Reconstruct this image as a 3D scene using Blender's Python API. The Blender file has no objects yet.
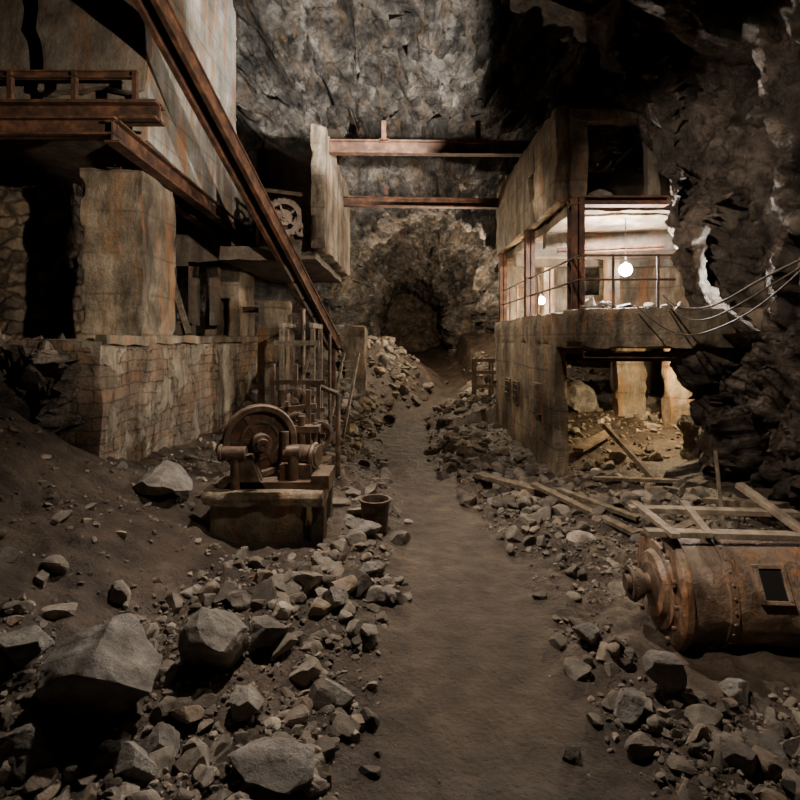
import bpy, bmesh, math, random
import numpy as np
from mathutils import Vector, Matrix, noise
random.seed(7); rng=np.random.default_rng(7)
V=Vector
# ------------------------------------------------------------ materials
def mk(name, cols, scale=2.0, detail=8, rough=0.85, metal=0.0, bumps=(), streak=None, rust=None,
       boards=None, island=False, brick=None, plaster=None, spec=0.3, warp=0.0, dust=None, vor=None, big=None, cracks=None, cells=None):
    m=bpy.data.materials.new(name); m.use_nodes=True; nt=m.node_tree; N=nt.nodes; L=nt.links
    bs=N['Principled BSDF']; bs.inputs['Roughness'].default_value=rough; bs.inputs['Metallic'].default_value=metal
    bs.inputs['Specular IOR Level'].default_value=spec
    tc=N.new('ShaderNodeTexCoord'); vec=tc.outputs['Object']
    def noi(sc,det=8,ro=0.6,v=None,dist=0.0):
        n=N.new('ShaderNodeTexNoise'); n.inputs['Scale'].default_value=sc; n.inputs['Detail'].default_value=det
        n.inputs['Roughness'].default_value=ro; n.inputs['Distortion'].default_value=dist
        L.new(v or vec,n.inputs['Vector']); return n.outputs['Fac']
    def ramp(f,stops):
        r=N.new('ShaderNodeValToRGB'); e=r.color_ramp.elements
        while len(e)>1: e.remove(e[-1])
        e[0].position=stops[0][0]; e[0].color=(*stops[0][1],1)
        for p,c in stops[1:]:
            x=e.new(p); x.color=(*c,1)
        L.new(f,r.inputs['Fac']); return r.outputs['Color']
    def mix(f,a,b,mode='MIX'):
        x=N.new('ShaderNodeMix'); x.data_type='RGBA'; x.blend_type=mode
        if isinstance(f,float): x.inputs[0].default_value=f
        else: L.new(f,x.inputs[0])
        for s,i in ((a,6),(b,7)):
            if isinstance(s,tuple): x.inputs[i].default_value=(*s,1)
            else: L.new(s,x.inputs[i])
        return x.outputs[2]
    def mth(op,a,b=None,c=None):
        x=N.new('ShaderNodeMath'); x.operation=op
        for i,s in enumerate((a,b,c)):
            if s is None: continue
            if isinstance(s,(int,float)): x.inputs[i].default_value=s
            else: L.new(s,x.inputs[i])
        return x.outputs[0]
    def warpv(sc,amt):
        nn=N.new('ShaderNodeTexNoise'); nn.inputs['Scale'].default_value=sc*0.8; nn.inputs['Detail'].default_value=6; L.new(vec,nn.inputs['Vector'])
        va=N.new('ShaderNodeVectorMath'); va.operation='MULTIPLY_ADD'; L.new(nn.outputs['Color'],va.inputs[0]); va.inputs[1].default_value=(amt/sc,)*3; L.new(vec,va.inputs[2])
        return va.outputs[0]
    n=len(cols)
    col=ramp(noi(scale,detail,0.65,dist=warp),[(0.3+0.4*i/(n-1),c) for i,c in enumerate(cols)])
    if big:
        col=mix(1.0,col,ramp(noi(big[0],5,0.6,dist=0.8),[(0.38,big[1]),(0.62,big[2])]),'MULTIPLY')
    hs=[]
    if cells:
        w=N.new('ShaderNodeTexVoronoi'); w.inputs['Scale'].default_value=cells; L.new(warpv(cells,.8),w.inputs['Vector'])
        sx=N.new('ShaderNodeSeparateXYZ'); L.new(w.outputs['Color'],sx.inputs[0])
        col=mix(1.0,col,ramp(sx.outputs[0],[(0,(.6,.58,.56)),(.5,(.95,.92,.9)),(1,(1.35,1.32,1.28))]),'MULTIPLY')
        hs.append((mth('ADD',mth('MULTIPLY',sx.outputs[1],.6),w.outputs['Distance']),0.5,0.06))
    if cracks:
        for sc,th in cracks:
            w=N.new('ShaderNodeTexVoronoi'); w.inputs['Scale'].default_value=sc; w.feature='DISTANCE_TO_EDGE'; L.new(warpv(sc,1.8),w.inputs['Vector'])
            c_=mth('MINIMUM',mth('DIVIDE',w.outputs['Distance'],th),1.0)
            msk=mth('MAXIMUM',c_,ramp(noi(sc*.9,6),[(0.44,(0,0,0)),(0.56,(1,1,1))]))
            col=mix(msk,mix(1.0,col,(.45,.43,.41),'MULTIPLY'),col); hs.append((msk,0.9,0.06/sc))
    if vor:
        sep=N.new('ShaderNodeSeparateXYZ'); L.new(vec,sep.inputs[0])
        wob=mth('MULTIPLY',mth('SUBTRACT',noi(4.0,8,.7),0.5),0.3)
        cb=N.new('ShaderNodeCombineXYZ')
        L.new(mth('MULTIPLY',mth('ADD',mth('ADD',sep.outputs[0],sep.outputs[1]),wob),vor[0]),cb.inputs[0])
        L.new(mth('MULTIPLY',mth('ADD',sep.outputs[2],wob),vor[1]),cb.inputs[1])
        a_=N.new('ShaderNodeTexVoronoi'); a_.feature='DISTANCE_TO_EDGE'; a_.inputs['Scale'].default_value=1; a_.inputs['Randomness'].default_value=.75; L.new(cb.outputs[0],a_.inputs['Vector'])
        c_=N.new('ShaderNodeTexVoronoi'); c_.feature='F1'; c_.inputs['Scale'].default_value=1; c_.inputs['Randomness'].default_value=.75; L.new(cb.outputs[0],c_.inputs['Vector'])
        sx=N.new('ShaderNodeSeparateXYZ'); L.new(c_.outputs['Color'],sx.inputs[0])
        sc_=ramp(sx.outputs[0],[(0,(.5,.45,.4)),(.4,(.85,.8,.72)),(.7,(1.05,.9,.72)),(1,(1.3,1.2,1.1))])
        col=mix(1.0,col,sc_,'MULTIPLY')
        mo=mth('MINIMUM',mth('MULTIPLY',a_.outputs['Distance'],7.0),1.0)
        col=mix(mo,mix(1.0,col,(.45,.42,.4),'MULTIPLY'),col); hs.append((mo,1.0,0.06))
    if brick:
        sep=N.new('ShaderNodeSeparateXYZ'); L.new(vec,sep.inputs[0])
        wob=mth('MULTIPLY',mth('SUBTRACT',noi(1.6,4),0.5),brick.get('wob',0.12))
        cb=N.new('ShaderNodeCombineXYZ')
        L.new(mth('ADD',mth('ADD',sep.outputs[0],sep.outputs[1]),wob),cb.inputs[0]); L.new(mth('ADD',sep.outputs[2],wob),cb.inputs[1])
        bt=N.new('ShaderNodeTexBrick'); L.new(cb.outputs[0],bt.inputs['Vector'])
        bt.inputs['Scale'].default_value=1.0
        bt.inputs['Brick Width'].default_value=brick['w']; bt.inputs['Row Height'].default_value=brick['h']
        bt.inputs['Mortar Size'].default_value=brick.get('m',0.012); bt.inputs['Mortar Smooth'].default_value=0.8
        bt.inputs['Color1'].default_value=(*brick['c1'],1); bt.inputs['Color2'].default_value=(*brick['c2'],1)
        bt.inputs['Mortar'].default_value=(*brick['mc'],1)
        bc=mix(0.5,bt.outputs['Color'],col)
        fac=bt.outputs['Fac']
        if plaster:
            pm=ramp(noi(plaster.get('s',0.9),9,0.72),[(plaster['t']-0.02,(0,0,0)),(plaster['t']+0.02,(1,1,1))])
            pcol=ramp(noi(3,9,.7),[(0.3,plaster['c1']),(0.7,plaster['c2'])])
            col=mix(pm,bc,pcol)
            fac=mth('MULTIPLY',fac,mth('SUBTRACT',1.0,pm)); hs.append((mth('MULTIPLY',pm,1.0),0.9,0.04))
        else: col=bc
        hs.append((mth('SUBTRACT',1.0,fac),0.8,0.015))
    if streak:
        # vertical run-off stains: two unequal frequencies, strongly warped so they never line up in a grid
        ma=None
        for sc,rz_,th in (((2.1,1.7,.22),.6,(.42,.64)),((7.5,6.1,.5),1.9,(.46,.7))):
            mp=N.new('ShaderNodeMapping'); L.new(warpv(1.3,.55),mp.inputs[0]); mp.inputs['Scale'].default_value=sc; mp.inputs['Rotation'].default_value=(.05,.07,rz_)
            s=ramp(noi(1.0,11,0.74,v=mp.outputs[0],dist=.2),[(th[0],(0,0,0)),(th[1],(1,1,1))])
            ma=s if ma is None else mth('MAXIMUM',ma,mth('MULTIPLY',s,.7))
        col=mix(mth('MULTIPLY',ma,streak[1]),col,streak[0])
    if rust:
        mp=N.new('ShaderNodeMapping'); L.new(vec,mp.inputs[0]); mp.inputs['Scale'].default_value=(2.4,2.4,0.55); mp.inputs['Location'].default_value=(3,9,4); mp.inputs['Rotation'].default_value=(.06,.04,.9)
        s=ramp(noi(1.3,9,0.75,v=mp.outputs[0],dist=.5),[(0.51,(0,0,0)),(0.65,(1,1,1))])
        col=mix(mth('MULTIPLY',s,rust[1]),col,rust[0])
    if boards:
        sep=N.new('ShaderNodeSeparateXYZ'); L.new(vec,sep.inputs[0])
        pp=mth('PINGPONG',mth('ADD',mth('DIVIDE',sep.outputs[2],boards),mth('MULTIPLY',noi(0.8,3),0.1)),0.5)
        ln=mth('MINIMUM',mth('MULTIPLY',pp,20.0),1.0)
        brk=mth('MAXIMUM',ln,ramp(noi(1.3,4),[(0.46,(0,0,0)),(0.6,(1,1,1))]))
        hs.append((brk,0.6,0.01)); col=mix(mth('MULTIPLY',mth('SUBTRACT',1.0,brk),0.5),col,(0.04,0.03,0.022))
    if island:
        g=N.new('ShaderNodeNewGeometry')
        r=ramp(g.outputs['Random Per Island'],[(0,(0.36,0.33,0.3)),(0.45,(0.75,0.7,0.63)),(0.8,(1.1,1.04,0.96)),(0.93,(1.1,0.92,0.74)),(1,(1.9,1.78,1.62))])
        col=mix(1.0,col,r,'MULTIPLY')
    if dust:
        g=N.new('ShaderNodeNewGeometry'); sp=N.new('ShaderNodeSeparateXYZ'); L.new(g.outputs['Normal'],sp.inputs[0])
        f=ramp(mth('ADD',sp.outputs[2],mth('MULTIPLY',mth('SUBTRACT',noi(3,6),0.5),1.2)),[(0.55,(0,0,0)),(0.95,(1,1,1))])
        col=mix(mth('MULTIPLY',f,dust[1]),col,dust[0])
    L.new(col,bs.inputs['Base Color'])
    for b in bumps:
        k,sc,st,di=b
        if k=='n': h=noi(sc,10,0.7)
        elif k=='r':
            h=mth('ABSOLUTE',mth('SUBTRACT',noi(sc,8,.62,dist=.3),.5)); 
        elif k=='v':
            w=N.new('ShaderNodeTexVoronoi'); w.inputs['Scale'].default_value=sc; w.feature='DISTANCE_TO_EDGE'
            L.new(warpv(sc,1.4),w.inputs['Vector'])
            h=mth('MINIMUM',mth('MULTIPLY',w.outputs['Distance'],6.0),1.0)
        elif k=='f':
            w=N.new('ShaderNodeTexVoronoi'); w.inputs['Scale'].default_value=sc; L.new(vec,w.inputs['Vector']); h=w.outputs['Distance']
        hs.append((h,st,di))
    prev=None
    for h,st,di in hs:
        b=N.new('ShaderNodeBump'); b.inputs['Strength'].default_value=st; b.inputs['Distance'].default_value=di
        L.new(h,b.inputs['Height'])
        if prev: L.new(prev,b.inputs['Normal'])
        prev=b.outputs[0]
    if prev: L.new(prev,bs.inputs['Normal'])
    return m
M={}
M['rock']=mk('cave_rock',[(0.035,0.034,0.034),(0.11,0.106,0.1),(0.24,0.23,0.215),(0.5,0.475,0.44)],2.4,detail=13,warp=0.8,rust=((0.3,0.19,0.1),0.6),big=(0.35,(.36,.355,.35),(1.35,1.3,1.24)),cells=1.9,
   cracks=[(1.2,.05),(3.4,.07)],bumps=[('r',1.6,1.0,0.45),('n',3,1.0,0.16),('n',9,1.0,0.1),('n',30,0.8,0.024)],rough=0.6)
M['rock2']=mk('warm_rock',[(0.045,0.035,0.028),(0.145,0.117,0.095),(0.33,0.275,0.23)],2.6,detail=12,warp=1.0,big=(0.5,(.45,.44,.43),(1.25,1.2,1.15)),
   cracks=[(1.0,.04),(3,.05)],bumps=[('r',1.4,1.0,0.45),('n',2.2,1.0,0.22),('n',6,1.0,0.14),('n',22,0.9,0.035)],rough=0.6)
M['stone']=mk('rubble_stone',[(0.11,0.098,0.086),(0.23,0.209,0.186),(0.4,0.368,0.33)],7,island=True,dust=((0.13,0.1,0.073),0.25),
   bumps=[('n',14,0.8,0.025),('n',60,0.5,0.005)])
M['boulder']=mk('boulder_stone',[(0.11,0.097,0.084),(0.25,0.226,0.197),(0.45,0.414,0.365)],5,dust=((0.15,0.12,0.09),0.2),
   bumps=[('v',2.5,0.3,0.012),('r',3,.8,.05),('n',5,1.0,0.07),('n',16,1.0,0.03),('n',60,0.8,0.008)])
M['dirt']=mk('dirt_ground',[(0.04,0.028,0.02),(0.086,0.061,0.043),(0.15,0.112,0.082)],3.5,big=(0.8,(.62,.6,.58),(1.12,1.1,1.07)),
   bumps=[('n',4,0.9,0.09),('f',22,0.5,0.018),('n',30,1.0,0.028)],rough=0.58,spec=.45)
M['conc']=mk('weathered_concrete',[(0.12,0.092,0.065),(0.33,0.27,0.195),(0.56,0.475,0.36)],1.8,streak=((0.032,0.023,0.016),0.9),detail=13,
   rust=((0.3,0.13,0.045),0.75),boards=0.62,bumps=[('n',5,0.9,0.07),('n',18,0.9,0.028),('n',60,0.6,0.006)],big=(0.6,(.42,.4,.38),(1.2,1.16,1.1)))
M['concg']=mk('grey_concrete',[(0.22,0.205,0.18),(0.46,0.44,0.4),(0.66,0.64,0.59)],1.3,streak=((0.08,0.06,0.042),0.8),detail=12,
   rust=((0.36,0.15,0.045),0.95),boards=0.5,bumps=[('n',5,0.8,0.05),('n',22,0.6,0.014),('n',60,0.4,0.004)],big=(0.5,(.6,.58,.55),(1.05,1.05,1.05)))
M['concd']=mk('dark_concrete',[(0.06,0.047,0.036),(0.13,0.105,0.08),(0.22,0.185,0.14)],2.2,streak=((0.03,0.022,0.016),0.7),  # darkest concrete tone, with streaks and rust
   rust=((0.18,0.075,0.03),0.6),bumps=[('n',7,0.8,0.04),('n',40,0.6,0.008)])
M['brick']=mk('plastered_brick',[(0.15,0.11,0.08),(0.32,0.25,0.185),(0.5,0.41,0.31)],3,
   brick=dict(w=0.42,h=0.17,m=0.016,c1=(0.46,0.25,0.14),c2=(0.28,0.22,0.16),mc=(0.12,0.1,0.075),wob=.2),
   plaster=dict(t=0.5,c1=(0.14,0.108,0.077),c2=(0.56,0.47,0.35),s=0.8),streak=((0.035,0.025,0.017),0.85),big=(0.5,(.45,.43,.41),(1.25,1.2,1.14)),
   bumps=[('n',5,0.9,0.09),('n',16,0.9,0.035),('n',50,0.6,0.008)])
M['mason']=mk('rubble_masonry',[(0.07,0.055,0.042),(0.17,0.14,0.105),(0.3,0.255,0.2)],5,vor=(2.4,4.8),
   bumps=[('n',6,0.9,0.05),('n',30,0.6,0.01)])
M['rubm']=mk('collapsed_masonry',[(0.06,0.046,0.034),(0.15,0.117,0.087),(0.28,0.23,0.18)],3,cells=3.5,cracks=[(3,.08)],
   bumps=[('n',5,1.0,0.1),('n',20,0.8,0.02)])
M['rust']=mk('rusty_steel',[(0.02,0.012,0.009),(0.068,0.032,0.018),(0.18,0.08,0.038)],5,metal=0.15,rough=0.7,spec=0.35,
   bumps=[('n',18,0.5,0.008),('n',70,0.5,0.003)])
M['rustd']=mk('dark_rusty_iron',[(0.03,0.021,0.016),(0.1,0.067,0.046),(0.22,0.155,0.11)],6,metal=0.3,rough=0.46,spec=0.5,rust=((0.2,0.08,0.03),.5),
   bumps=[('n',18,0.5,0.008),('n',70,0.5,0.003)],dust=((0.18,0.137,0.1),0.4))
M['tank']=mk('flaking_rust',[(0.05,0.034,0.024),(0.17,0.112,0.072),(0.36,0.28,0.21)],3,metal=0.15,rough=0.48,spec=0.6,warp=0.8,rust=((0.38,0.135,0.035),.9),cells=5,
   bumps=[('n',7,0.9,0.03),('n',30,0.8,0.01)],dust=((0.2,0.155,0.115),0.4))
M['wood']=mk('old_timber',[(0.07,0.052,0.036),(0.16,0.122,0.084),(0.28,0.225,0.16)],9,
   bumps=[('n',20,0.8,0.01),('n',80,0.5,0.003)])
M['cable']=mk('cable_rubber',[(0.05,0.038,0.028),(0.11,0.085,0.062)],9,rough=0.6)
m=bpy.data.materials.new('opening_shade_black'); m.use_nodes=True; m.node_tree.nodes['Principled BSDF'].inputs['Base Color'].default_value=(.008,.007,.006,1); M['void']=m  # flat black standing in for the shade inside vents and tank hatch
def emis(name,c,s):
    m=bpy.data.materials.new(name); m.use_nodes=True; b=m.node_tree.nodes['Principled BSDF']
    b.inputs['Base Color'].default_value=(1,1,1,1); b.inputs['Emission Color'].default_value=(*c,1); b.inputs['Emission Strength'].default_value=s; return m
M['bulb']=emis('bulb_white',(1,0.96,0.9),3200); M['bulb2']=emis('bulb_warm',(1,0.78,0.5),1300)
# ------------------------------------------------------------ mesh builder
def facet(p,sc,amp,wa=0.25,step=0.6):
    q=p*sc+noise.noise_vector(p*sc*0.7)*wa
    d,pt=noise.voronoi(q)
    c=noise.cell_vector(pt[0]*37.7)
    return amp*((q-pt[0]).dot(c)*1.2+(noise.cell(pt[0]*53.1)-0.5)*step)- amp*0.4*max(0,0.1-(d[1]-d[0]))/0.1
def link(o): bpy.context.scene.collection.objects.link(o); return o
class B:
    def __init__(s,name,mats,bevel=0.008):
        s.name=name; s.bm=bmesh.new(); s.mats=mats; s.bev=bevel
    def _m(s,verts,mi):
        for v in verts:
            for f in v.link_faces: f.material_index=mi
    def ob(s,c,size,R=None,mi=0):
        Mx=Matrix.Translation(V(c))@((R or Matrix.Identity(3)).to_4x4())@Matrix.Diagonal((*size,1))
        r=bmesh.ops.create_cube(s.bm,size=1,matrix=Mx); s._m(r['verts'],mi)
    def box(s,a,b,mi=0):
        s.ob([(a[i]+b[i])/2 for i in range(3)],[abs(b[i]-a[i]) for i in range(3)],None,mi)
    def frame(s,p1,p2,up=(0,0,1)):
        d=(V(p2)-V(p1)).normalized(); u=V(up)
        if abs(d.dot(u))>0.98: u=V((0,1,0))
        x=d.cross(u).normalized(); z=x.cross(d).normalized()
        return Matrix((x,d,z)).transposed()
    def beam(s,p1,p2,w,h,mi=0,up=(0,0,1)):
        R=s.frame(p1,p2,up); s.ob((V(p1)+V(p2))/2,(w,(V(p2)-V(p1)).length,h),R,mi)
    def ibeam(s,p1,p2,h=0.25,w=0.16,t=0.03,mi=0,up=(0,0,1)):
        R=s.frame(p1,p2,up); c=(V(p1)+V(p2))/2; l=(V(p2)-V(p1)).length
        s.ob(c,(t,l,h),R,mi)
        for k in (-1,1): s.ob(c+R@V((0,0,k*(h/2-t/2))),(w,l,t),R,mi)
    def cyl(s,p1,p2,r,r2=None,seg=20,mi=0):
        R=s.frame(p1,p2); R=R@Matrix.Rotation(-math.pi/2,3,'X'); l=(V(p2)-V(p1)).length
        r_=bmesh.ops.create_cone(s.bm,cap_ends=True,segments=seg,radius1=r,radius2=r if r2 is None else r2,depth=l,
            matrix=Matrix.Translation((V(p1)+V(p2))/2)@R.to_4x4()); s._m(r_['verts'],mi)
    def lathe(s,prof,p,axis,seg=40,mi=0,closed=True):
        R=s.frame(V(p),V(p)+V(axis)); rings=[]
        for i in range(seg):
            a=2*math.pi*i/seg
            rings.append([s.bm.verts.new(V(p)+R@V((r*math.cos(a),h,r*math.sin(a)))) for r,h in prof])
        n=len(prof)
        for i in range(seg):
            A=rings[i]; C=rings[(i+1)%seg]
            for j in range(n if closed else n-1):
                k=(j+1)%n
                f=s.bm.faces.new((A[j],A[k],C[k],C[j])); f.material_index=mi
    def gear(s,c,ax,r,w,teeth=20,mi=0):
        ax=V(ax).normalized(); s.lathe([(r*.72,-w),(r,-w),(r,w),(r*.72,w)],c,ax,40,mi); s.lathe([(.01,-w*1.3),(r*.25,-w*1.3),(r*.25,w*1.3),(.01,w*1.3)],c,ax,20,mi)
        R=s.frame(c,V(c)+ax)
        for i in range(5):
            a=i*math.tau/5; d=R@V((math.cos(a),0,math.sin(a))); s.beam(V(c)+d*r*.2,V(c)+d*r*.78,w*1.1,r*.14,mi,up=ax)
        for i in range(teeth):
            a=i*math.tau/teeth; d=R@V((math.cos(a),0,math.sin(a))); s.beam(V(c)+d*r*.97,V(c)+d*r*1.08,w*1.8,r*.14,mi,up=ax)
    def prism(s,pts,ax,a,b,mi=0):
        def q(u,v,w):
            return {'x':(w,u,v),'y':(u,w,v),'z':(u,v,w)}[ax]
        A=[s.bm.verts.new(q(u,v,a)) for u,v in pts]; C=[s.bm.verts.new(q(u,v,b)) for u,v in pts]
        fs=[s.bm.faces.new(A),s.bm.faces.new(C[::-1])]
        for i in range(len(pts)):
            j=(i+1)%len(pts); fs.append(s.bm.faces.new((A[i],C[i],C[j],A[j])))
        for f in fs: f.material_index=mi
    def cbox(s,a,b,mi=0,res=0.12,amp=0.015,chip=0.05,nf=2.0,seed=0):
        a=V(a);b=V(b); c=(a+b)/2
        n=[max(1,min(80,int(abs(b[i]-a[i])/res))) for i in range(3)]
        cache={}
        def vert(i,j,k):
            key=(i,j,k)
            if key in cache: return cache[key]
            idx=(i,j,k); p=V([a[q]+(b[q]-a[q])*idx[q]/n[q] for q in range(3)])
            ext=[idx[q] in (0,n[q]) for q in range(3)]; e=sum(ext)
            nv=noise.noise_vector(p*nf+V((seed,0,0)))*amp*2
            if amp>.1:
                out=V([(1 if idx[q]==n[q] else -1) if ext[q] else 0 for q in range(3)])
                nv=nv+out*(facet(p+V((seed,0,0)),2.0,.4)+facet(p+V((seed,0,0)),5.0,.12))
            o=V([nv[q] if ext[q] else 0 for q in range(3)])
            if e>=2:
                k_=max(0,noise.noise(p*3.1+V((7+seed,1,3)))*.8+noise.noise(p*9+V((seed,1,3)))*.25+0.05)*chip*(1.6 if e==3 else 1)
                for q in range(3):
                    if ext[q]: o[q]+= (c[q]-p[q])/(abs(c[q]-p[q])+1e-6)*min(k_,abs(c[q]-p[q])*0.7)
            cache[key]=s.bm.verts.new(p+o); return cache[key]
        for q in range(3):
            u,w=[t for t in range(3) if t!=q]
            for side in (0,n[q]):
                for i in range(n[u]):
                    for j in range(n[w]):
                        def kk(ii,jj):
                            t=[0,0,0]; t[q]=side; t[u]=ii; t[w]=jj; return vert(*t)
                        f=s.bm.faces.new((kk(i,j),kk(i+1,j),kk(i+1,j+1),kk(i,j+1))); f.material_index=mi
    def done(s,smooth=True,ang=38):
        bmesh.ops.recalc_face_normals(s.bm,faces=s.bm.faces)
        me=bpy.data.meshes.new(s.name); s.bm.to_mesh(me); s.bm.free()
        for m in s.mats: me.materials.append(M[m])
        if smooth:
            me.polygons.foreach_set('use_smooth',[True]*len(me.polygons)); me.set_sharp_from_angle(angle=math.radians(ang))
        o=link(bpy.data.objects.new(s.name,me))
        if s.bev:
            bv=o.modifiers.new('bevel','BEVEL'); bv.width=s.bev; bv.segments=2; bv.limit_method='ANGLE'; bv.angle_limit=math.radians(50)
        return o
def mesh_np(name,verts,faces,mat,smooth=True,sharp=None):
    verts=np.asarray(verts,dtype=np.float32); faces=np.asarray(faces,dtype=np.int32)
    me=bpy.data.meshes.new(name); k=faces.shape[1]
    me.vertices.add(len(verts)); me.vertices.foreach_set('co',verts.ravel())
    me.loops.add(faces.size); me.loops.foreach_set('vertex_index',faces.ravel())
    me.polygons.add(len(faces)); me.polygons.foreach_set('loop_start',np.arange(0,faces.size,k,dtype=np.int32))
    me.polygons.foreach_set('use_smooth',np.full(len(faces),smooth))
    me.update(calc_edges=True); me.validate(); me.materials.append(M[mat])
    if sharp: me.set_sharp_from_angle(angle=math.radians(sharp))
    return link(bpy.data.objects.new(name,me))
def gridf(nu,nv,flip=False):
    i=np.arange(nu-1)[:,None]*nv+np.arange(nv-1)[None,:]
    f=np.stack([i,i+1,i+nv+1,i+nv],-1).reshape(-1,4)
    return f[:,::-1] if flip else f
# ------------------------------------------------------------ terrain
def pc(y): 
    g=lambda t: np.interp(t,[1,2.77,4.9,7.9,11.4,14.7,18.5,22,26,34],[.4,.52,.72,.5,.08,.1,1.4,2.6,1.4,.6])
    return float((g(y-0.7)+g(y)+g(y+0.7))/3)
def pw(y): return float(np.interp(y,[2,4.9,7.9,11.4,15,22],[.74,.6,.46,.38,.45,.5]))
def ss(a,b,x):
    t=min(1,max(0,(x-a)/(b-a))); return t*t*(3-2*t)
def hbase(x,y):
    c=pc(y)+0.12*noise.noise(V((0,y*.9,5))); w=pw(y)+0.12*noise.noise(V((x*.5,y*1.3,7))); sl=c-w-x; sr=x-c-w
    h=float(np.interp(y,[0,14,22,30,36],[0,0,.55,1.5,1.8]))
    if sl>0:
        h+=0.12*ss(0,1,sl)+0.45*max(0,-x-1.8)*float(np.interp(y,[0,5.5,8,13],[1,1,.45,.3]))
        h+=0.5*math.exp(-((x+4.8)**2/1.2+(y-5.6)**2/1.5))
        h+=ss(11.8,16.5,y)*min(1.8,0.8*max(0,sl-.05))*(1-.5*ss(20,25,y))
    if sr>0:
        k=0.45+0.55*ss(4.5,7,y)
        h+=k*(0.1*ss(0,.8,sr)+0.1*max(0,sr-1))
        if y>9: h+=0.1*(y-9)*ss(2.7,3.2,x)*(1 if y<14 else 0.6)
        if y>14: h+=0.2*min(sr,2.5)
    return h,sl,sr
def H(x,y,fine=True):
    h,sl,sr=hbase(x,y)
    off=ss(-0.15,0.5,max(sl,sr))
    p=V((x,y,0))
    h+=(0.02+0.06*off)*noise.fractal(p*1.3,1.0,2.0,4)+ (0.014+0.035*off)*noise.fractal(p*5,1.0,2.0,3)
    h-=0.03*(1-off)
    return h
ys=np.concatenate([np.arange(0.6,6,0.035),np.arange(6,14,0.06),np.arange(14,34,0.14)])
xs=np.concatenate([np.arange(-9,-3.5,0.14),np.arange(-3.5,3.6,0.04),np.arange(3.6,8.8,0.12)])
tv=[(x,y,H(float(x),float(y))) for y in ys for x in xs]
mesh_np('floor',tv,gridf(len(ys),len(xs),True),'dirt')
# ------------------------------------------------------------ rock shell
RB=Matrix.Rotation(.5,3,'Y')@Matrix.Rotation(.35,3,'X')
def crag(p,k=1.0):
    q=RB@p; q=V((q.x*.75,q.y*.9,q.z*1.7))
    rg=1-abs(noise.noise(p*0.5+V((9,9,2))))*2
    return k*(0.8*noise.noise(p*0.3)+0.45*noise.noise(p*0.75+V((5,2,1)))+0.3*rg+facet(q,0.55,1.05,wa=.6,step=1.0)+facet(q,1.3,0.48,wa=.5,step=.9)+facet(p,3.2,0.16)+0.15*noise.fractal(p*3,0.8,2.0,4))-0.15*k
SY=[-1.5,6,9,13,15.2,17,20,23,24.2,26.4,27.6,33]
SL=[-8.8,-8.8,-8.8,-8.5,-6.5,-2.3,-3.0,-2.8,-1.7,-1.7,-1.3,-1.3]
SR=[7.4,7.4,8.2,8.2,7.0,4.6,5.2,5.2,4.2,4.0,2.5,2.3]
SC=[9.8,9.8,9.7,9.2,7.6,6.2,7.0,7.4,6.4,6.2,5.4,5.0]
sy=np.concatenate([np.arange(-1.5,6,0.2),np.arange(6,20,.06),np.arange(20,33,0.09)]); NU=460
shell=np.zeros((len(sy),NU,3))
for a,y in enumerate(sy):
    Lx,Rx,C=[float(np.interp(y,SY,t)) for t in (SL,SR,SC)]
    cx=(Lx+Rx)/2; hw=(Rx-Lx)/2
    k=float(np.interp(y,[13,17,24,28],[1,.4,.4,.3]))
    for b in range(NU):
        t=math.pi*(1-b/(NU-1)); e=2/2.9 if y<15 else 2/2.3
        cc=math.cos(t); s_=max(0,math.sin(t))
        x=cx+hw*math.copysign(abs(cc)**e,cc); z=-0.4+(C+0.4)*s_**e
        p=V((x,y,z)); n=(V((cx,y,C*0.45))-p).normalized()
        p=p+n*crag(p,k)
        shell[a,b]=p
def part(name,b0,b1):
    g=shell[:,b0:b1]; mesh_np(name,g.reshape(-1,3),gridf(g.shape[0],g.shape[1]),'rock',sharp=50)
part('wall_left',0,141); part('ceiling',140,321); part('wall_right',320,NU)
cap=B('wall_back',['rubm'],0); cap.cbox((-2.5,32.2,-0.5),(3.5,32.6,6.5),0,0.25,0.09,0.1); cap.done()
# right-hand outcrop
rz=np.arange(-0.4,9.6,0.05)
offs=[(3.6,9.9),(1.6,9.4),(.6,8.95),(0.05,8.45),(0,7.95),(.35,7.1),(.75,6.2),(.95,5),(1.1,3),(1.15,1),(1.1,-1.5)]
ol=[0]
for i in range(1,len(offs)): ol.append(ol[-1]+math.dist(offs[i],offs[i-1]))
tt=np.concatenate([np.arange(0,6.5,0.05),np.arange(6.5,ol[-1],.12)])
ov=[]
for z in rz:
    r=float(np.interp(z,[0,.6,1.6,3,4.5,5.2,6.2,6.9,7.6,8.5,9.5],[4.05,4.1,4.35,4.25,4.0,3.9,3.7,3.3,2.6,1,-1]))
    for t in tt:
        ox=float(np.interp(t,ol,[o[0] for o in offs])); yy=float(np.interp(t,ol,[o[1] for o in offs]))
        p=V((r+ox,yy,z)); q=V((p.x*1.15,p.y*1.15,p.z*0.33+p.y*.2))
        n=V((-0.85,-0.4,0)).normalized() if t>ol[3] else V((-0.2,0.95,0)).normalized()
        dd=0.35*noise.noise(q*0.8)+0.3*noise.noise(q*2)+facet(q,1.1,0.5,wa=.6,step=.8)+facet(q,2.6,0.24,wa=.5,step=.8)+facet(p,4,.06)+0.13*noise.fractal(p*3,.8,2,4)
        ov.append(p+n*dd)
mesh_np('rock_outcrop',ov,gridf(len(rz),len(tt),True),'rock2',sharp=55)
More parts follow.
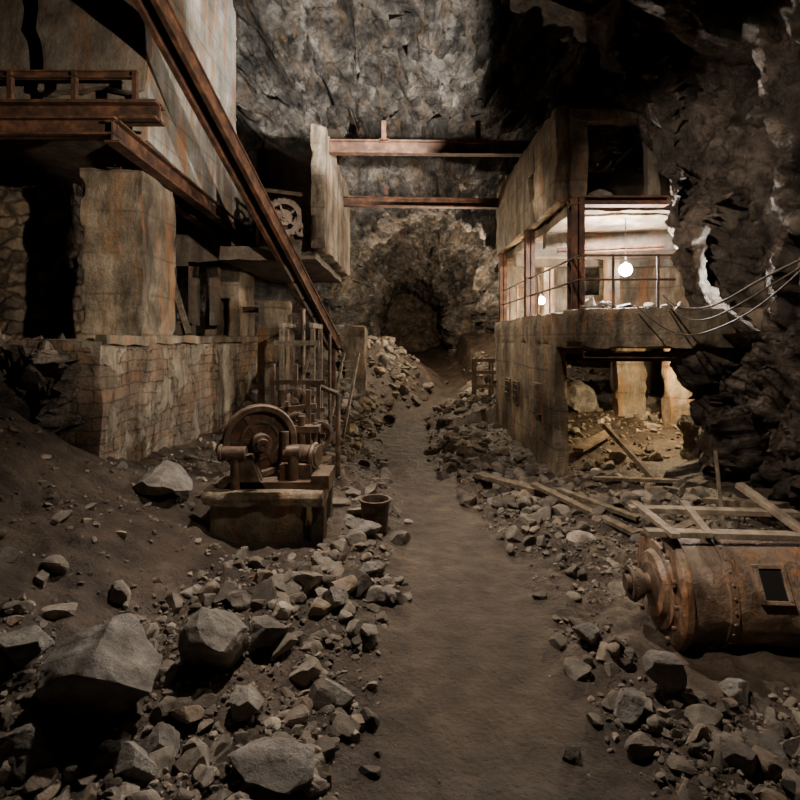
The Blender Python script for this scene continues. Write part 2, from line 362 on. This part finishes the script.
# ------------------------------------------------------------ rocks
def ico(sub):
    bm=bmesh.new(); bmesh.ops.create_icosphere(bm,subdivisions=sub,radius=1.0)
    v=np.array([x.co[:] for x in bm.verts]); f=np.array([[w.index for w in x.verts] for x in bm.faces]); bm.free(); return v,f
ICO={s:ico(s) for s in (2,3,5)}
def rock(sub,size,flat=0.7,npl=11,lo=.42,hi=.75):
    v=ICO[sub][0].copy()
    for k in range(npl):
        n=rng.normal(size=3); n/=np.linalg.norm(n); h=rng.uniform(lo,hi)
        d=v@n; v-=np.outer(np.maximum(d-h,0),n)
    v*=np.array([1,rng.uniform(.6,1),flat*rng.uniform(.7,1.2)])*size*0.7
    a,b,c=rng.uniform(0,6.28),rng.uniform(-.35,.35),rng.uniform(-.35,.35)
    R=np.array((Matrix.Rotation(a,3,'Z')@Matrix.Rotation(b,3,'X')@Matrix.Rotation(c,3,'Y')))
    return v@R.T
def scatter(name,items,mat='stone'):
    vs=[];fs=[];o=0
    for x,y,sz,z in items:
        sub=3 if (sz>0.07 and y<7) or sz>0.16 else 2
        v=rock(sub,sz)
        v=v+np.array([x,y,(H(x,y) if z is None else z)+sz*0.1]); vs.append(v); fs.append(ICO[sub][1]+o); o+=len(v)
    return mesh_np(name,np.concatenate(vs),np.concatenate(fs),mat,False)
def blocked(x,y,r=0):
    if -2.25<x<-0.7 and 5.75<y<7.05: return True
    if x<-3.8 and y>6.3: return True
    if 1.75<x<4.2 and 3.6<y<4.75: return True
    if 2.4<x<2.85 and 8.45<y<14.1: return True
    if x>4.0 and y<8.8: return x>4.4 or y>7
    if abs(x+0.31)<0.28 and abs(y-6.66)<0.28: return True
    return False
items=[]
def dens(x,y):
    c=pc(y); w=pw(y); sl=c-w-x; sr=x-c-w; s=max(sl,sr)
    if s<-0.1 : return 0.02
    d=ss(-0.15,0.45,s+0.4*noise.noise(V((x*2,y*2,3))))
    if x<-2.0 and 3.7<y<8: d*=0.15+0.88*max(0,noise.noise(V((x,y,8)))*1.2)
    d*=0.5+0.8*max(0,noise.noise(V((x*1.2,y*1.2,2)))*2)
    if sr>0 and y<6: d*=0.8
    return d
cnt=0
while cnt<12500:
    u=rng.random(); y=2.0*(9.5)**(u**1.1); x=rng.uniform(-1,1)*y*0.85
    if x<-8 or x>6.5 or y>19 or blocked(x,y): continue
    if rng.random()>dens(x,y): continue
    c=pc(y);w=pw(y); s=max(c-w-x,x-c-w)
    q=rng.random()
    big=0.012+0.042*rng.random()**2+ (0.09*rng.random()**2 if q<0.22 and s>0.1 else 0)+(0.09 if q<.02 and s>.1 else 0)
    big*=1.0+0.06*max(0,y-4)
    if s<0: big*=0.45
    items.append((x,y,float(min(big,0.34)),None)); cnt+=1
def cluster(cx,cy,rx,ry,n,s0,s1):
    for _ in range(n):
        x=cx+rng.normal()*rx; y=cy+rng.normal()*ry
        if blocked(x,y) or abs(x-pc(y))<pw(y)*0.92: continue
        items.append((x,y,float(s0+(s1-s0)*rng.random()**2),None))
cluster(-0.6,5.2,.35,.6,55,.08,.32); cluster(-0.4,6.9,.25,.6,30,.08,.24); cluster(-1.3,4.7,.6,.4,50,.06,.24)
cluster(-1.2,3.1,.7,.4,45,.05,.22); cluster(-2.6,3.0,.5,.5,35,.08,.28); cluster(-1.3,2.6,.8,.3,50,.05,.22)
cluster(1.6,8.0,.35,.6,80,.08,.32); cluster(1.9,6.7,.4,.5,70,.07,.26); cluster(1.3,10.5,.35,1.2,100,.08,.32)
cluster(3.3,8.4,.7,.4,60,.08,.28); cluster(4.6,10.8,1.0,.8,70,.06,.25); cluster(-1.2,15,.5,1.3,170,.1,.42)
cluster(-1.6,10.5,.7,1.5,90,.1,.36); cluster(1.5,4.0,.25,.5,22,.06,.18); cluster(2.2,3.3,.6,.3,40,.04,.16)
cluster(2.0,16,.7,1.2,110,.1,.4); cluster(3.8,7.2,.4,.4,40,.08,.26); cluster(-.6,19,.9,1.5,160,.15,.5); cluster(3.3,20,.8,1.5,70,.15,.5)
scatter('rubble_stones',items)
def boulder(x,y,w,hh,seed,flat=None,rot=0,sink=0.12,npl=13):
    global rng
    st=rng; rng=np.random.default_rng(seed); v=rock(5,1.0,1.0,npl,.42,.7); rng=st
    v-=(v.max(0)+v.min(0))/2; ext=v.max(0)-v.min(0)
    v=v/ext*np.array([w,w*0.8,hh]); c,s=math.cos(rot),math.sin(rot)
    v=v@np.array([[c,s,0],[-s,c,0],[0,0,1]])
    out=[]
    for q in v:
        p=V(q); n=p.normalized(); k=0.022*w*noise.fractal(p*(4/w)+V((seed,0,0)),.9,2,4)+0.02*w*noise.noise(p*(8/w)); out.append(p+n*k)
    v=np.array([p[:] for p in out])+np.array([x,y,H(x,y)+hh*(0.5-sink)])
    return mesh_np('boulder',v,ICO[5][1],'boulder',sharp=30)
for i,(x,y,w,hh) in enumerate([(-1.78,3.2,.76,.6),(-1.28,3.65,.5,.48),(-.41,3.5,.25,.17),(-.24,4.2,.18,.14),(-1.32,2.95,.24,.18),(-1.34,2.72,.22,.18),
    (-.94,3.25,.26,.16),(-.66,2.82,.45,.18),(1.46,4.2,.24,.19),(1.8,3.62,.3,.3),(1.48,3.4,.25,.18),(-2.95,6.5,.95,.34),(-.42,6.15,.42,.24),(-.3,5.3,.3,.2),
    (-.1,4.95,.2,.16),(-1.95,2.75,.26,.22),(-.55,4.6,.26,.18),(1.0,3.1,.12,.09),(4.2,12.6,1.1,.75),(-1.0,3.9,.3,.22),(-2.3,3.3,.3,.25),(2.1,3.05,.26,.12),(2.25,3.55,.22,.14)]):
    boulder(x,y,w,hh,100+i,rot=i*1.3,npl=10 if i<2 else 13)
# ------------------------------------------------------------ left structures
b=B('retaining_wall',['brick','mason','conc'],0); 
b.cbox((-7.2,6.95,-.4),(-3.9,14.5,2.36),0,0.09,0.05,0.1,nf=1.4)
b.cbox((-4.0,7.0,2.3),(-3.84,14.5,2.44),2,0.1,0.015,0.04)
b.done(ang=60)
b=B('ruined_masonry_footing',['rubm'],0); b.cbox((-7.4,6.45,-.2),(-4.2,7.3,2.3),0,0.05,0.11,0.4,nf=1.6); b.cbox((-7.4,6.0,-.2),(-5.0,6.8,1.8),0,0.06,0.11,0.4,nf=1.7,seed=4); b.done(ang=40)
b=B('concrete_pillar',['conc'],0); b.cbox((-4.82,8.06,2.3),(-3.9,9.24,4.98),0,0.06,0.02,0.09); b.done(ang=55)
b=B('concrete_pillar',['conc'],0); b.cbox((-4.75,13,3.35),(-3.9,14.3,4.9),0,0.1,0.02,0.08)
b.cbox((-4.75,13,2.3),(-4.5,14.3,3.4),0,0.1,0.02,0.05); b.cbox((-4.15,13,2.3),(-3.9,14.3,3.4),0,0.1,0.02,0.05); b.done()
b=B('masonry_wall',['mason'],0); b.cbox((-8.6,9.3,2.2),(-5.72,9.8,5.1),0,0.08,0.05,0.15); b.done(ang=60)
b=B('window_wall',['concd','wood'],0)
b.box((-6.2,12.6,2.3),(-4.9,12.8,2.75)); b.box((-6.2,12.6,4.1),(-4.3,12.8,5.0)); 
for x in (-6.2,-5.55,-5.0,-4.5): b.box((x,12.6,2.7),(x+.2,12.8,4.2))
b.beam((-5.4,12.5,4.0),(-4.95,12.5,2.5),.08,.12,1); b.done()
b=B('concrete_hopper',['concg','concd'],0.02)
b.prism([(7.95,11.5),(12.2,11.5),(12.2,7.2),(13.3,5.3),(12.0,5.0),(7.95,5.35)],'x',-4.0,-3.75,0)
b.cbox((-5.35,7.85,6.05),(-3.76,8.05,11.5),1,0.15,0.03,0.09)
b.prism([(8.1,11.4),(12.0,11.4),(12.0,7.2),(13.1,5.4),(8.1,5.5)],'x',-6.8,-4.0,1)
for z in (7.35,9.2): b.box((-3.76,7.9,z),(-3.73,12.2,z+.06),0)
b.cbox((-8.6,8.6,6.2),(-5.35,9.0,11),1,0.2,0.03,0.06)
b.done()
b=B('steel_gantry',['rust'],0.004)
b.ibeam((-3.78,7.0,5.12),(-3.78,14.5,4.86),.3,.2,.03); b.ibeam((-8.5,7.35,5.5),(-3.3,7.35,5.5),.26,.3,.04); b.ibeam((-8.5,7.1,5.2),(-3.75,7.1,5.2),.24,.2,.03)
b.ibeam((-8.5,7.5,6.1),(-3.7,7.5,6.1),.1,.1,.02)
for x in (-5.5,-4.6,-3.75): b.box((x,7.45,5.6),(x+.07,7.52,6.15))
b.ibeam((-4.0,13.2,3.1),(-1.75,13.2,3.1),.14,.12,.02); b.ibeam((-4.3,8.0,5.05),(-4.3,14.4,4.85),.2,.2,.03)
b.done()
A=V((-3.3,7.05,6.87)); C=V((-1.6,13.0,2.2)); A2=A-(C-A)*0.55
b=B('conveyor_track',['rust'],0.004)
perp=V((1,-.3,.0)).normalized()*0.13
for k in (-1,1): b.ibeam(A2+perp*k,C+perp*k,.26,.09,.025)
for i in range(22):
    p=A2+(C-A2)*(i/21); b.beam(p-perp,p+perp,.05,.04)
b.ibeam((-1.62,12.9,2.25),(-1.62,12.9,0.1),.12,.12,.02); b.done()
b=B('hanging_bunker_wall',['conc','concd','concg'],0)
b.cbox((-1.72,10.3,4.15),(-1.45,15.5,6.55),0,0.08,0.012,0.1)
b.cbox((-3.7,10.9,4.0),(-1.7,15.5,4.3),1,0.2,0.02,0.06); b.cbox((-3.75,14.8,4.2),(-1.7,15.1,8.2),1,0.2,0.03,0.06)
b.done(ang=55)
b=B('winch_gears',['rustd'],0.004)
ax=V((.35,-1,0)).normalized(); c0=V((-2.45,11.1,4.85))
b.cyl(c0-ax*.35,c0+ax*.3,.17,seg=28)
b.gear(c0+ax*.3,ax,.36,.045,24); b.gear(c0+V((.46,-.12,-.15)),ax,.22,.04,16); b.gear(c0+V((-.45,0,.25)),ax,.22,.035,16); b.lathe([(.08,-.03),(.36,-.03),(.38,0),(.36,.03),(.08,.03)],c0-ax*.3,ax,32)
b.cyl(c0-ax*.45,c0+ax*.42,.05,seg=16)
b.box((-2.9,10.95,4.28),(-1.9,11.6,4.42)); b.beam((-2.75,11,4.3),(-2.45,11,4.85),.08,.08); b.beam((-2.15,11,4.3),(-2.45,11,4.85),.08,.08); b.beam((-2.9,10.9,4.3),(-2.9,10.9,5.5),.07,.07); b.beam((-3.0,10.9,5.45),(-1.8,10.9,5.3),.06,.08); b.done()
b=B('overhead_steel_beam',['rust'],0.004); b.ibeam((-1.6,10.95,6.32),(2.75,10.95,6.28),.27,.2,.035)
for x in (-.33,1.6): b.box((x-.05,10.9,6.4),(x+.05,11.0,6.85)); b.box((x-.1,10.85,6.4),(x+.1,11.05,6.46))
b.done()
b=B('overhead_steel_beam',['rust'],0.004); b.ibeam((-1.5,13.6,5.88),(2.7,13.6,5.82),.24,.2,.03); b.box((-.4,13.55,6),(-.3,13.65,6.3)); b.done()
b=B('concrete_column',['conc'],0); b.cbox((-3.2,12,-.1),(-2.58,12.7,3.25),0,0.1,0.02,0.06); b.done()
b=B('concrete_column',['conc'],0); b.cbox((-1.6,15.2,-.1),(-1.0,16.0,2.75),0,0.1,0.03,0.1); b.done()
b=B('timber_trestle',['wood','rustd'],0.004)
for x,y in ((-2.35,10.6),(-1.75,10.7),(-2.35,11.6),(-1.75,11.7)): b.beam((x,y,0),(x,y,2.7),.09,.09)
b.beam((-2.5,10.6,2.3),(-1.6,10.6,2.3),.08,.1); b.beam((-2.5,10.6,1.3),(-1.6,10.6,1.3),.07,.1); b.beam((-2.35,10.6,.3),(-1.75,10.6,2.2),.06,.06); b.beam((-2.35,10.5,2.65),(-2.35,11.8,2.65),.08,.1); b.beam((-1.75,10.5,2.65),(-1.75,11.8,2.65),.08,.1)
b.cyl((-2.0,11,0),(-2.0,11,3.0),.05,seg=14,mi=1); b.cyl((-1.5,11.4,0),(-1.5,11.4,2.5),.035,seg=14,mi=1)
b.done()
b=B('wooden_ladder',['wood'],0.003)
p0=V((-1.42,11.4,.1)); p1=V((-1.12,12.3,2.05)); s_=V((.17,0,0))
for k in (-1,1): b.beam(p0+s_*k,p1+s_*k,.055,.07)
for i in range(1,10): p=p0+(p1-p0)*i/10; b.beam(p-s_,p+s_,.045,.035)
b.done()
# ------------------------------------------------------------ right building
b=B('concrete_building',['conc','concd','concg'],0)
b.cbox((2.5,8.6,-.4),(2.72,13.9,2.3),0,0.1,0.015,0.07)
b.cbox((2.5,7.5,2.26),(6.9,14.0,2.82),0,0.08,0.02,0.12)
b.cbox((2.5,8.55,4.55),(2.72,10.0,6.15),0,0.08,0.012,0.08); b.cbox((2.5,10.4,4.55),(2.72,13.9,6.2),0,0.08,0.012,0.08)
b.cbox((2.5,10.0,4.55),(2.72,10.4,5.0),0,0.1,0.0,0); b.cbox((2.5,10.0,5.5),(2.72,10.4,6.15),0,0.1,0.0,0)
b.cbox((2.7,8.6,4.36),(6.9,13.9,4.56),0,0.15,0.012,0.05)
b.cbox((2.6,13.7,2.8),(4.3,13.95,6.1),0,0.15,0.012,0.03); b.cbox((5.2,13.7,2.8),(7.4,13.95,6.1),0,0.15,0.012,0.03); b.cbox((4.3,13.7,2.8),(5.2,13.95,3.5),0,.15,.01,0)
b.cbox((2.6,13.7,-.2),(4.3,13.95,2.3),1,0.15,0.012,0.03); b.cbox((5.5,13.7,-.2),(7.4,13.95,2.3),1,0.15,0.012,0.03)
b.cbox((4.75,11.6,.2),(5.35,12.0,2.3),0,0.08,0.03,0.14)
b.cbox((5.3,10.5,.2),(7.3,10.8,2.3),0,0.1,0.03,0.14)
b.cbox((6.9,9.6,-.2),(7.2,13.9,6.0),0,0.2,0.02,0.05)
b.cbox((2.72,8.45,5.86),(5.2,8.7,6.05),0,0.1,0.02,0.08); b.cbox((2.72,8.4,4.4),(5.2,8.65,4.62),1,0.1,0.02,0.07)
b.cbox((2.72,8.5,4.6),(3.0,8.72,5.9),0,0.1,0.02,0.05); b.cbox((3.95,8.5,4.6),(4.15,8.7,5.9),1,0.1,0.02,0.05)
for y in (9.9,11.0,12.4): b.cbox((2.7,y,4.06),(6.9,y+.26,4.37),1,0.2,0.012,0.04)
b.cbox((4.4,11.3,2.8),(4.65,11.55,4.1),0,.1,.01,.04); b.cbox((3.4,12.6,2.8),(3.65,12.85,4.1),0,.1,.01,.04)
b.box((2.7,11.6,4.56),(6.8,11.8,6.0),1)
b.done(ang=55)
b=B('wall_vent',['rustd','void'],0.004)
for y in (11.15,12.0):
    b.box((2.46,y,1.0),(2.5,y+.5,1.48)); b.box((2.45,y+.06,1.06),(2.462,y+.44,1.42),1)
    for z in (1.15,1.28): b.box((2.44,y+.06,z),(2.455,y+.44,z+.015))
b.done()
b=B('electrical_box',['wood'],0.004); b.box((2.38,9.35,1.05),(2.5,9.8,1.6)); b.box((2.36,9.38,1.08),(2.385,9.77,1.57)); b.done()
b=B('steel_column',['rust'],0.004); b.ibeam((2.72,8.25,2.8),(2.72,8.25,4.55),.25,.2,.03); b.box((2.58,8.1,2.8),(2.86,8.4,2.84)); b.done()
b=B('steel_column',['rust'],0.004); b.ibeam((2.62,10.8,2.8),(2.62,10.8,4.56),.2,.18,.03); b.done()
b=B('steel_column',['rust'],0.004); b.ibeam((2.62,13.6,2.8),(2.62,13.6,4.56),.2,.18,.03); b.done()
b=B('steel_lintel',['rust'],0.004); b.ibeam((2.62,8.2,4.5),(4.1,8.2,4.5),.14,.18,.03); b.ibeam((2.62,7.62,2.16),(3.9,7.62,2.16),.1,.1,.02); b.ibeam((2.62,8.5,2.1),(4.6,8.5,2.1),.14,.14,.02)
b.ibeam((2.8,9.5,3.95),(4.6,9.3,4.0),.1,.1,.02); b.done()
b=B('pipe_railing',['rust'],0)
for z in (3.25,3.6): b.cyl((2.62,7.75,z),(4.0,7.75,z),.018,seg=10); b.cyl((2.62,7.75,z),(2.62,13.5,z),.018,seg=10)
for x in (3.1,3.75): b.cyl((x,7.75,2.8),(x,7.75,3.62),.02,seg=10)
for y in (9.3,10.1,11.9,12.7): b.cyl((2.62,y,2.8),(2.62,y,3.62),.02,seg=10)
b.done()
fl=[(float(rng.uniform(2.8,4.1)),float(rng.uniform(7.7,8.6)),float(rng.uniform(.06,.2)),2.82) for _ in range(40)]+[(float(rng.normal(3.1,.2)),float(rng.uniform(7.8,8.6)),float(rng.uniform(.1,.34)),2.85) for _ in range(14)]+[(float(rng.uniform(3.1,4.4)),float(rng.uniform(8.7,9.3)),float(rng.uniform(.1,.5)),4.58) for _ in range(16)]
scatter('floor_debris',fl)
def lamp(loc,mat,r=.05):
    e=B('hanging_lamp',['cable',mat],0); x,y,z=loc
    e.cyl((x,y,z+.05),(x,y,4.36),.008,seg=6); e.cyl((x,y,z+.04),(x,y,z+.13),.028,seg=14)
    rr=bmesh.ops.create_uvsphere(e.bm,u_segments=16,v_segments=10,radius=r,matrix=Matrix.Translation(loc)); e._m(rr['verts'],1); e.done()
lamp((3.7,8.75,3.52),'bulb',.1); lamp((3.02,11.4,3.2),'bulb2',.08)
b=B('timber_rack',['wood'],0.004)
for x in (2.2,2.7):
    for y in (15.6,16.1): b.beam((x,y,.2),(x,y,1.75),.07,.07)
for z in (.6,1.0,1.4,1.75): b.beam((2.1,15.55,z),(2.8,15.55,z),.04,.1)
b.done()
# ------------------------------------------------------------ flywheel machine
b=B('machine_plinth',['conc','concd'],0)
b.cbox((-2.12,5.95,-.1),(-1.1,6.9,.58),0,0.06,0.015,0.07); b.cbox((-2.2,5.88,.54),(-.85,6.98,.7),0,0.06,0.012,0.06)
for y in (6.0,6.7): b.cbox((-1.0,y,-.1),(-.86,y+.2,.56),1,0.08,0.01,0.03)
b.done(ang=50)
b=B('flywheel_engine',['rustd','rust'],0.004)
ax=V((.38,-1,0)).normalized(); c0=V((-1.64,6.25,1.2))
b.lathe([(.35,-.07),(.41,-.075),(.425,-.05),(.425,.05),(.41,.075),(.35,.07),(.335,.02),(.335,-.02)],c0,ax,64)
b.lathe([(.05,-.02),(.34,-.012),(.34,.012),(.05,.02)],c0,ax,48,1)
b.lathe([(.01,-.12),(.085,-.12),(.1,-.06),(.1,.06),(.085,.12),(.01,.12)],c0,ax,28)
b.lathe([(.2,-.03),(.23,-.03),(.23,.03),(.2,.03)],c0,ax,40)
Rf=b.frame(c0,c0+ax)
for i in range(6):
    a=i*math.pi/3; d=Rf@V((math.cos(a),0,math.sin(a))); b.beam(c0+d*.07,c0+d*.35,.05,.05,0)
b.cyl(c0-ax*.7,c0+ax*.32,.035,seg=16)
for off,r in ((.3,.07),(.22,.11)):
    b.lathe([(.02,-.03),(r,-.03),(r,.03),(.02,.03)],c0+ax*off,ax,28)
c1=c0+V((-.22,-.22,-.1)); b.cyl(c1-V((.14,0,0)),c1+V((.12,0,0)),.075,seg=20); b.cyl(c1-V((.18,0,0)),c1-V((.14,0,0)),.1,seg=20); b.cyl(c1+V((0,0,-.45)),c1,.07,.05,seg=16)
b.prism([(-2.0,.7),(-1.5,.7),(-1.58,.8),(-1.68,1.08),(-1.8,1.08),(-1.88,.8)],'y',6.0,6.12); b.prism([(-1.95,.7),(-1.35,.7),(-1.45,.82),(-1.55,1.25),(-1.68,1.25),(-1.8,.82)],'y',6.55,6.68)
b.box((-2.05,6.0,.7),(-1.0,6.85,.78)); b.box((-1.38,6.1,.78),(-1.02,6.6,.95)); b.cyl((-1.35,6.35,1.02),(-.95,6.25,1.02),.12,seg=24)
b.cyl((-1.36,6.3,1.3),(-1.36,6.3,.9),.05,seg=14); b.lathe([(.02,-.03),(.14,-.03),(.16,0),(.14,.03),(.02,.03)],(-1.0,6.25,1.02),(1,-.3,0),28)
b.cyl((-1.2,6.5,.95),(-1.2,6.5,1.45),.045,seg=14); b.cyl((-1.05,6.6,.9),(-1.05,6.6,1.35),.03,seg=12); b.box((-1.3,6.45,1.25),(-.98,6.65,1.33)); b.box((-1.0,6.0,.7),(-.8,6.5,.85))
b.cyl((-1.22,6.1,.78),(-1.22,6.1,1.1),.06,seg=16); b.cyl((-1.3,6.1,1.1),(-1.14,6.1,1.1),.07,seg=16)
b.beam((-1.15,6.7,.7),(-1.15,6.7,1.75),.06,.06); b.beam((-1.42,6.7,.7),(-1.42,6.7,1.6),.05,.05); b.beam((-1.5,6.7,1.5),(-1.05,6.7,1.55),.05,.06); b.gear((-1.28,6.6,1.35),(.3,-1,0),.13,.025,14)
b.gear((-1.98,6.15,1.12),ax,.13,.03,14)
b.done()
b=B('pump_frame',['rustd','rust'],0.004)
for x in (-1.95,-1.6,-1.25): b.beam((x,8.2,0),(x,8.2,2.0 if x<-1.3 else 1.75),.06,.06)
for z in (.9,1.3,1.72): b.beam((-2.0,8.2,z),(-1.15,8.2,z),.05,.07)
b.cyl((-1.8,8.3,.5),(-1.8,8.3,1.6),.1,seg=18); b.cyl((-1.4,8.3,.4),(-1.4,8.3,1.3),.12,seg=18); b.gear((-1.6,8.05,1.45),(.3,-1,0),.2,.03,18)
b.lathe([(.15,-.03),(.2,-.03),(.2,.03),(.15,.03)],(-1.2,8.0,.95),(.3,-1,0),28); b.box((-2.1,7.9,0),(-1.1,8.6,.5)); b.box((-1.7,8.1,1.0),(-1.3,8.4,1.25)); b.cyl((-2.3,8.4,1.15),(-1.1,8.1,1.1),.05,seg=14)
b.cyl((-1.0,8.6,.2),(-1.0,8.6,1.5),.04,seg=12); b.cyl((-1.0,8.6,1.5),(-1.5,8.6,1.7),.04,seg=12)
b.done()
b=B('metal_bucket',['rustd'],0)
zb=H(-.31,6.66)-.02
b.lathe([(.0,.0),(.15,.0),(.185,.36),(.2,.36),(.2,.385),(.17,.385),(.165,.36),(.135,.03),(0,.03)],(-.31,6.66,zb),(0,0,1),32,closed=False); b.lathe([(.165,.2),(.178,.2),(.18,.22),(.168,.22)],(-.31,6.66,zb),(0,0,1),32); b.done()
# ------------------------------------------------------------ tank
b=B('rusty_boiler_tank',['tank','rustd','cable','void'],0.004)
ax=V((1,-.06,0)).normalized(); o=V((2.12,4.3,.42)); K=1.1
def P(l): return [(r*K,h) for r,h in l]
b.lathe(P([(0,0),(.36,0),(.385,.03),(.385,.3),(.4,.3),(.4,.36),(.385,.36),(.385,1.1),(.4,1.1),(.4,1.16),(.385,1.16),(.385,1.9),(0,1.9)]),o,ax,64,0,False)
b.lathe(P([(0,-.06),(.3,-.06),(.3,-.04),(.4,-.04),(.43,-.02),(.43,.03),(.36,.03),(.36,.0),(0,.0)]),o,ax,64,0,False)
b.lathe(P([(0,-.1),(.22,-.1),(.24,-.06),(0,-.05)]),o,ax,48,0,False)
b.lathe(P([(0,-.3),(.06,-.3),(.06,-.24),(.1,-.24),(.1,-.17),(.07,-.17),(.07,-.12),(.15,-.1),(0,-.09)]),o,ax,32,1,False)
b.gear(o-ax*.24,ax,.13,.03,14,1)
Rt=b.frame(o,o+ax)
for i in range(14):
    a=i*math.tau/14; p=o+Rt@V((.36*K*math.cos(a),-.055,.36*K*math.sin(a))); b.cyl(p,p-ax*.03,.018,seg=8,mi=1)
for k in (.33,1.13):
    for i in range(30):
        a=i*math.tau/30; p=o+Rt@V((.4*K*math.cos(a),k,.4*K*math.sin(a))); n=Rt@V((math.cos(a),0,math.sin(a))); b.cyl(p-n*.01,p+n*.012,.012,seg=8)
n=V((-.02,-.9,.43)).normalized(); up=n.cross(V((1,0,0))).normalized(); hc=o+ax*.6+n*.385*K
Rh=Matrix((V((1,-.06,0)).normalized(),n,up if up.z>0 else -up)).transposed()
for sx,sz,w,h in ((0,.12,.22,.03),(0,-.12,.22,.03),(.095,0,.03,.24),(-.095,0,.03,.24)): b.ob(hc+Rh@V((sx,.005,sz)),(w,.035,h),Rh,0)
b.ob(hc+Rh@V((0,-.0,0)),(.16,.015,.21),Rh,3)
b.box((2.3,4.0,-.05),(2.42,4.6,.1),1); b.box((3.5,4.0,-.05),(3.62,4.6,.1),1)
b.done()
b=B('plank_frame',['wood'],0.004)
b.beam((1.98,4.6,.93),(3.35,4.5,.92),.1,.045); b.beam((1.9,4.12,.9),(3.05,4.08,.88),.09,.045); b.beam((2.06,3.98,.92),(2.06,4.7,.95),.07,.04)
b.beam((3.05,4.8,1.08),(3.3,3.75,.7),.08,.05); b.beam((2.35,4.05,.9),(2.5,4.7,.95),.06,.04); b.done()
def plank(p,q,w=.14,h=.05):
    b=B('timber_plank',['wood'],0.004); b.beam(p,q,w,h); b.done()
plank((1.25,8.5,.22),(2.3,7.3,.2),.18,.07); plank((1.9,7.6,.32),(2.75,6.2,.12),.12,.05); plank((2.2,7.4,.3),(2.9,6.5,.2),.1,.05)
plank((3.4,8.9,.95),(3.9,8.1,.2),.07,.07); plank((3.1,9.3,.45),(4.0,10.2,.6),.2,.06); plank((3.6,5.9,.1),(3.9,6.6,1.0),.04,.04); plank((-2.0,2.6,.45),(-2.3,2.9,.5),.04,.04)
plank((4.0,6.9,.3),(4.3,6.0,.5),.25,.08); plank((2.9,8.0,.3),(4.0,7.6,.36),.1,.05); plank((2.6,5.7,.18),(3.5,6.2,.3),.12,.05)
def cable(pts,r=.013):
    cu=bpy.data.curves.new('electric_cable','CURVE'); cu.dimensions='3D'; cu.bevel_depth=r; sp=cu.splines.new('NURBS'); sp.points.add(len(pts)-1)
    for i,p in enumerate(pts): sp.points[i].co=(*p,1)
    sp.use_endpoint_u=True; sp.order_u=4; cu.materials.append(M['cable']); link(bpy.data.objects.new('electric_cable',cu))
cable([(3.3,7.42,2.84),(3.5,7.3,2.6),(3.7,7.2,2.45),(3.9,7.0,2.42),(4.1,6.5,2.6),(4.2,6.0,2.85),(4.35,5.5,3.3)],.01)
cable([(3.7,7.5,3.0),(3.75,7.3,2.8),(3.95,6.9,2.75),(4.05,6.5,2.9),(4.2,6.0,3.15),(4.4,5.4,3.35)])
cable([(3.7,7.4,2.9),(3.8,7.2,2.6),(4.0,6.8,2.6),(4.1,6.3,2.85),(4.3,5.6,3.2)],.01)
# ------------------------------------------------------------ lights
def spot(name,loc,tgt,e,col,ang,blend=.6,r=.15):
    l=bpy.data.lights.new(name,'SPOT'); l.energy=e; l.color=col; l.spot_size=math.radians(ang); l.spot_blend=blend; l.shadow_soft_size=r
    o=link(bpy.data.objects.new(name,l)); o.location=loc; o.rotation_euler=(V(tgt)-V(loc)).to_track_quat('-Z','Y').to_euler(); return o
def point(name,loc,e,col,r=.1):
    l=bpy.data.lights.new(name,'POINT'); l.energy=e; l.color=col; l.shadow_soft_size=r
    o=link(bpy.data.objects.new(name,l)); o.location=loc
warm=(1,.8,.57); neu=(1,.95,.88)
spot('work_light_foreground',(-.2,6.4,6.2),(0,5.6,0),2150,(1,.87,.74),88,1.0,.06)
spot('work_light_left',(1.6,3.5,4.8),(-4.4,9.0,4.5),2700,(1,.87,.71),64,.9,.06)
spot('added_fill_ceiling',(.3,8.2,5.4),(-1.9,12.5,9.2),3800,neu,80,.45,.05)  # added spot without a real source; its cone edge leaves the right side dark
spot('added_fill_vault',(.2,12.2,4.2),(.5,15.5,7.0),650,(1,.9,.78),85,.8,.05)  # unseen spot put in to brighten the rock between the overhead beams
spot('work_light_building',(-.6,8.5,5.2),(2.7,11,3.2),620,(1,.84,.63),80,.8,.08)
spot('added_fill_outcrop',(1.6,5.2,5.6),(4.6,7.0,3.6),800,(1,.86,.72),95,.9,.05)  # added fill to lift the right-hand rock; no lamp stands here
spot('added_fill_drum',(0.9,2.6,3.6),(2.9,4.3,.5),560,(1,.87,.72),40,1.0,.04)  # made-up spot that brightens the tank
spot('added_fill_engine',(0.6,4.6,3.4),(-1.6,6.4,1.0),200,(1,.86,.7),42,1.0,.04)  # extra spot added to lift the flywheel machine, not a fixture of the mine
point('work_light_tunnel',(1.5,18.3,4.6),850,warm,.05)
point('work_light_inner_tunnel',(2.9,22.2,4.4),240,warm,.05)
point('work_light_ground_floor',(4.9,9.7,1.9),300,(1,.78,.46),.05)
w=bpy.data.worlds.new('World'); bpy.context.scene.world=w; w.use_nodes=True
w.node_tree.nodes['Background'].inputs[0].default_value=(.5,.47,.44,1); w.node_tree.nodes['Background'].inputs[1].default_value=.003
# ------------------------------------------------------------ camera
cam=bpy.data.cameras.new('camera'); cam.lens=24; cam.sensor_width=36; cam.shift_y=-0.0775; cam.clip_end=200
o=link(bpy.data.objects.new('camera',cam)); o.location=(0,0,2.4); o.rotation_euler=(math.radians(90),0,0)
bpy.context.scene.camera=o
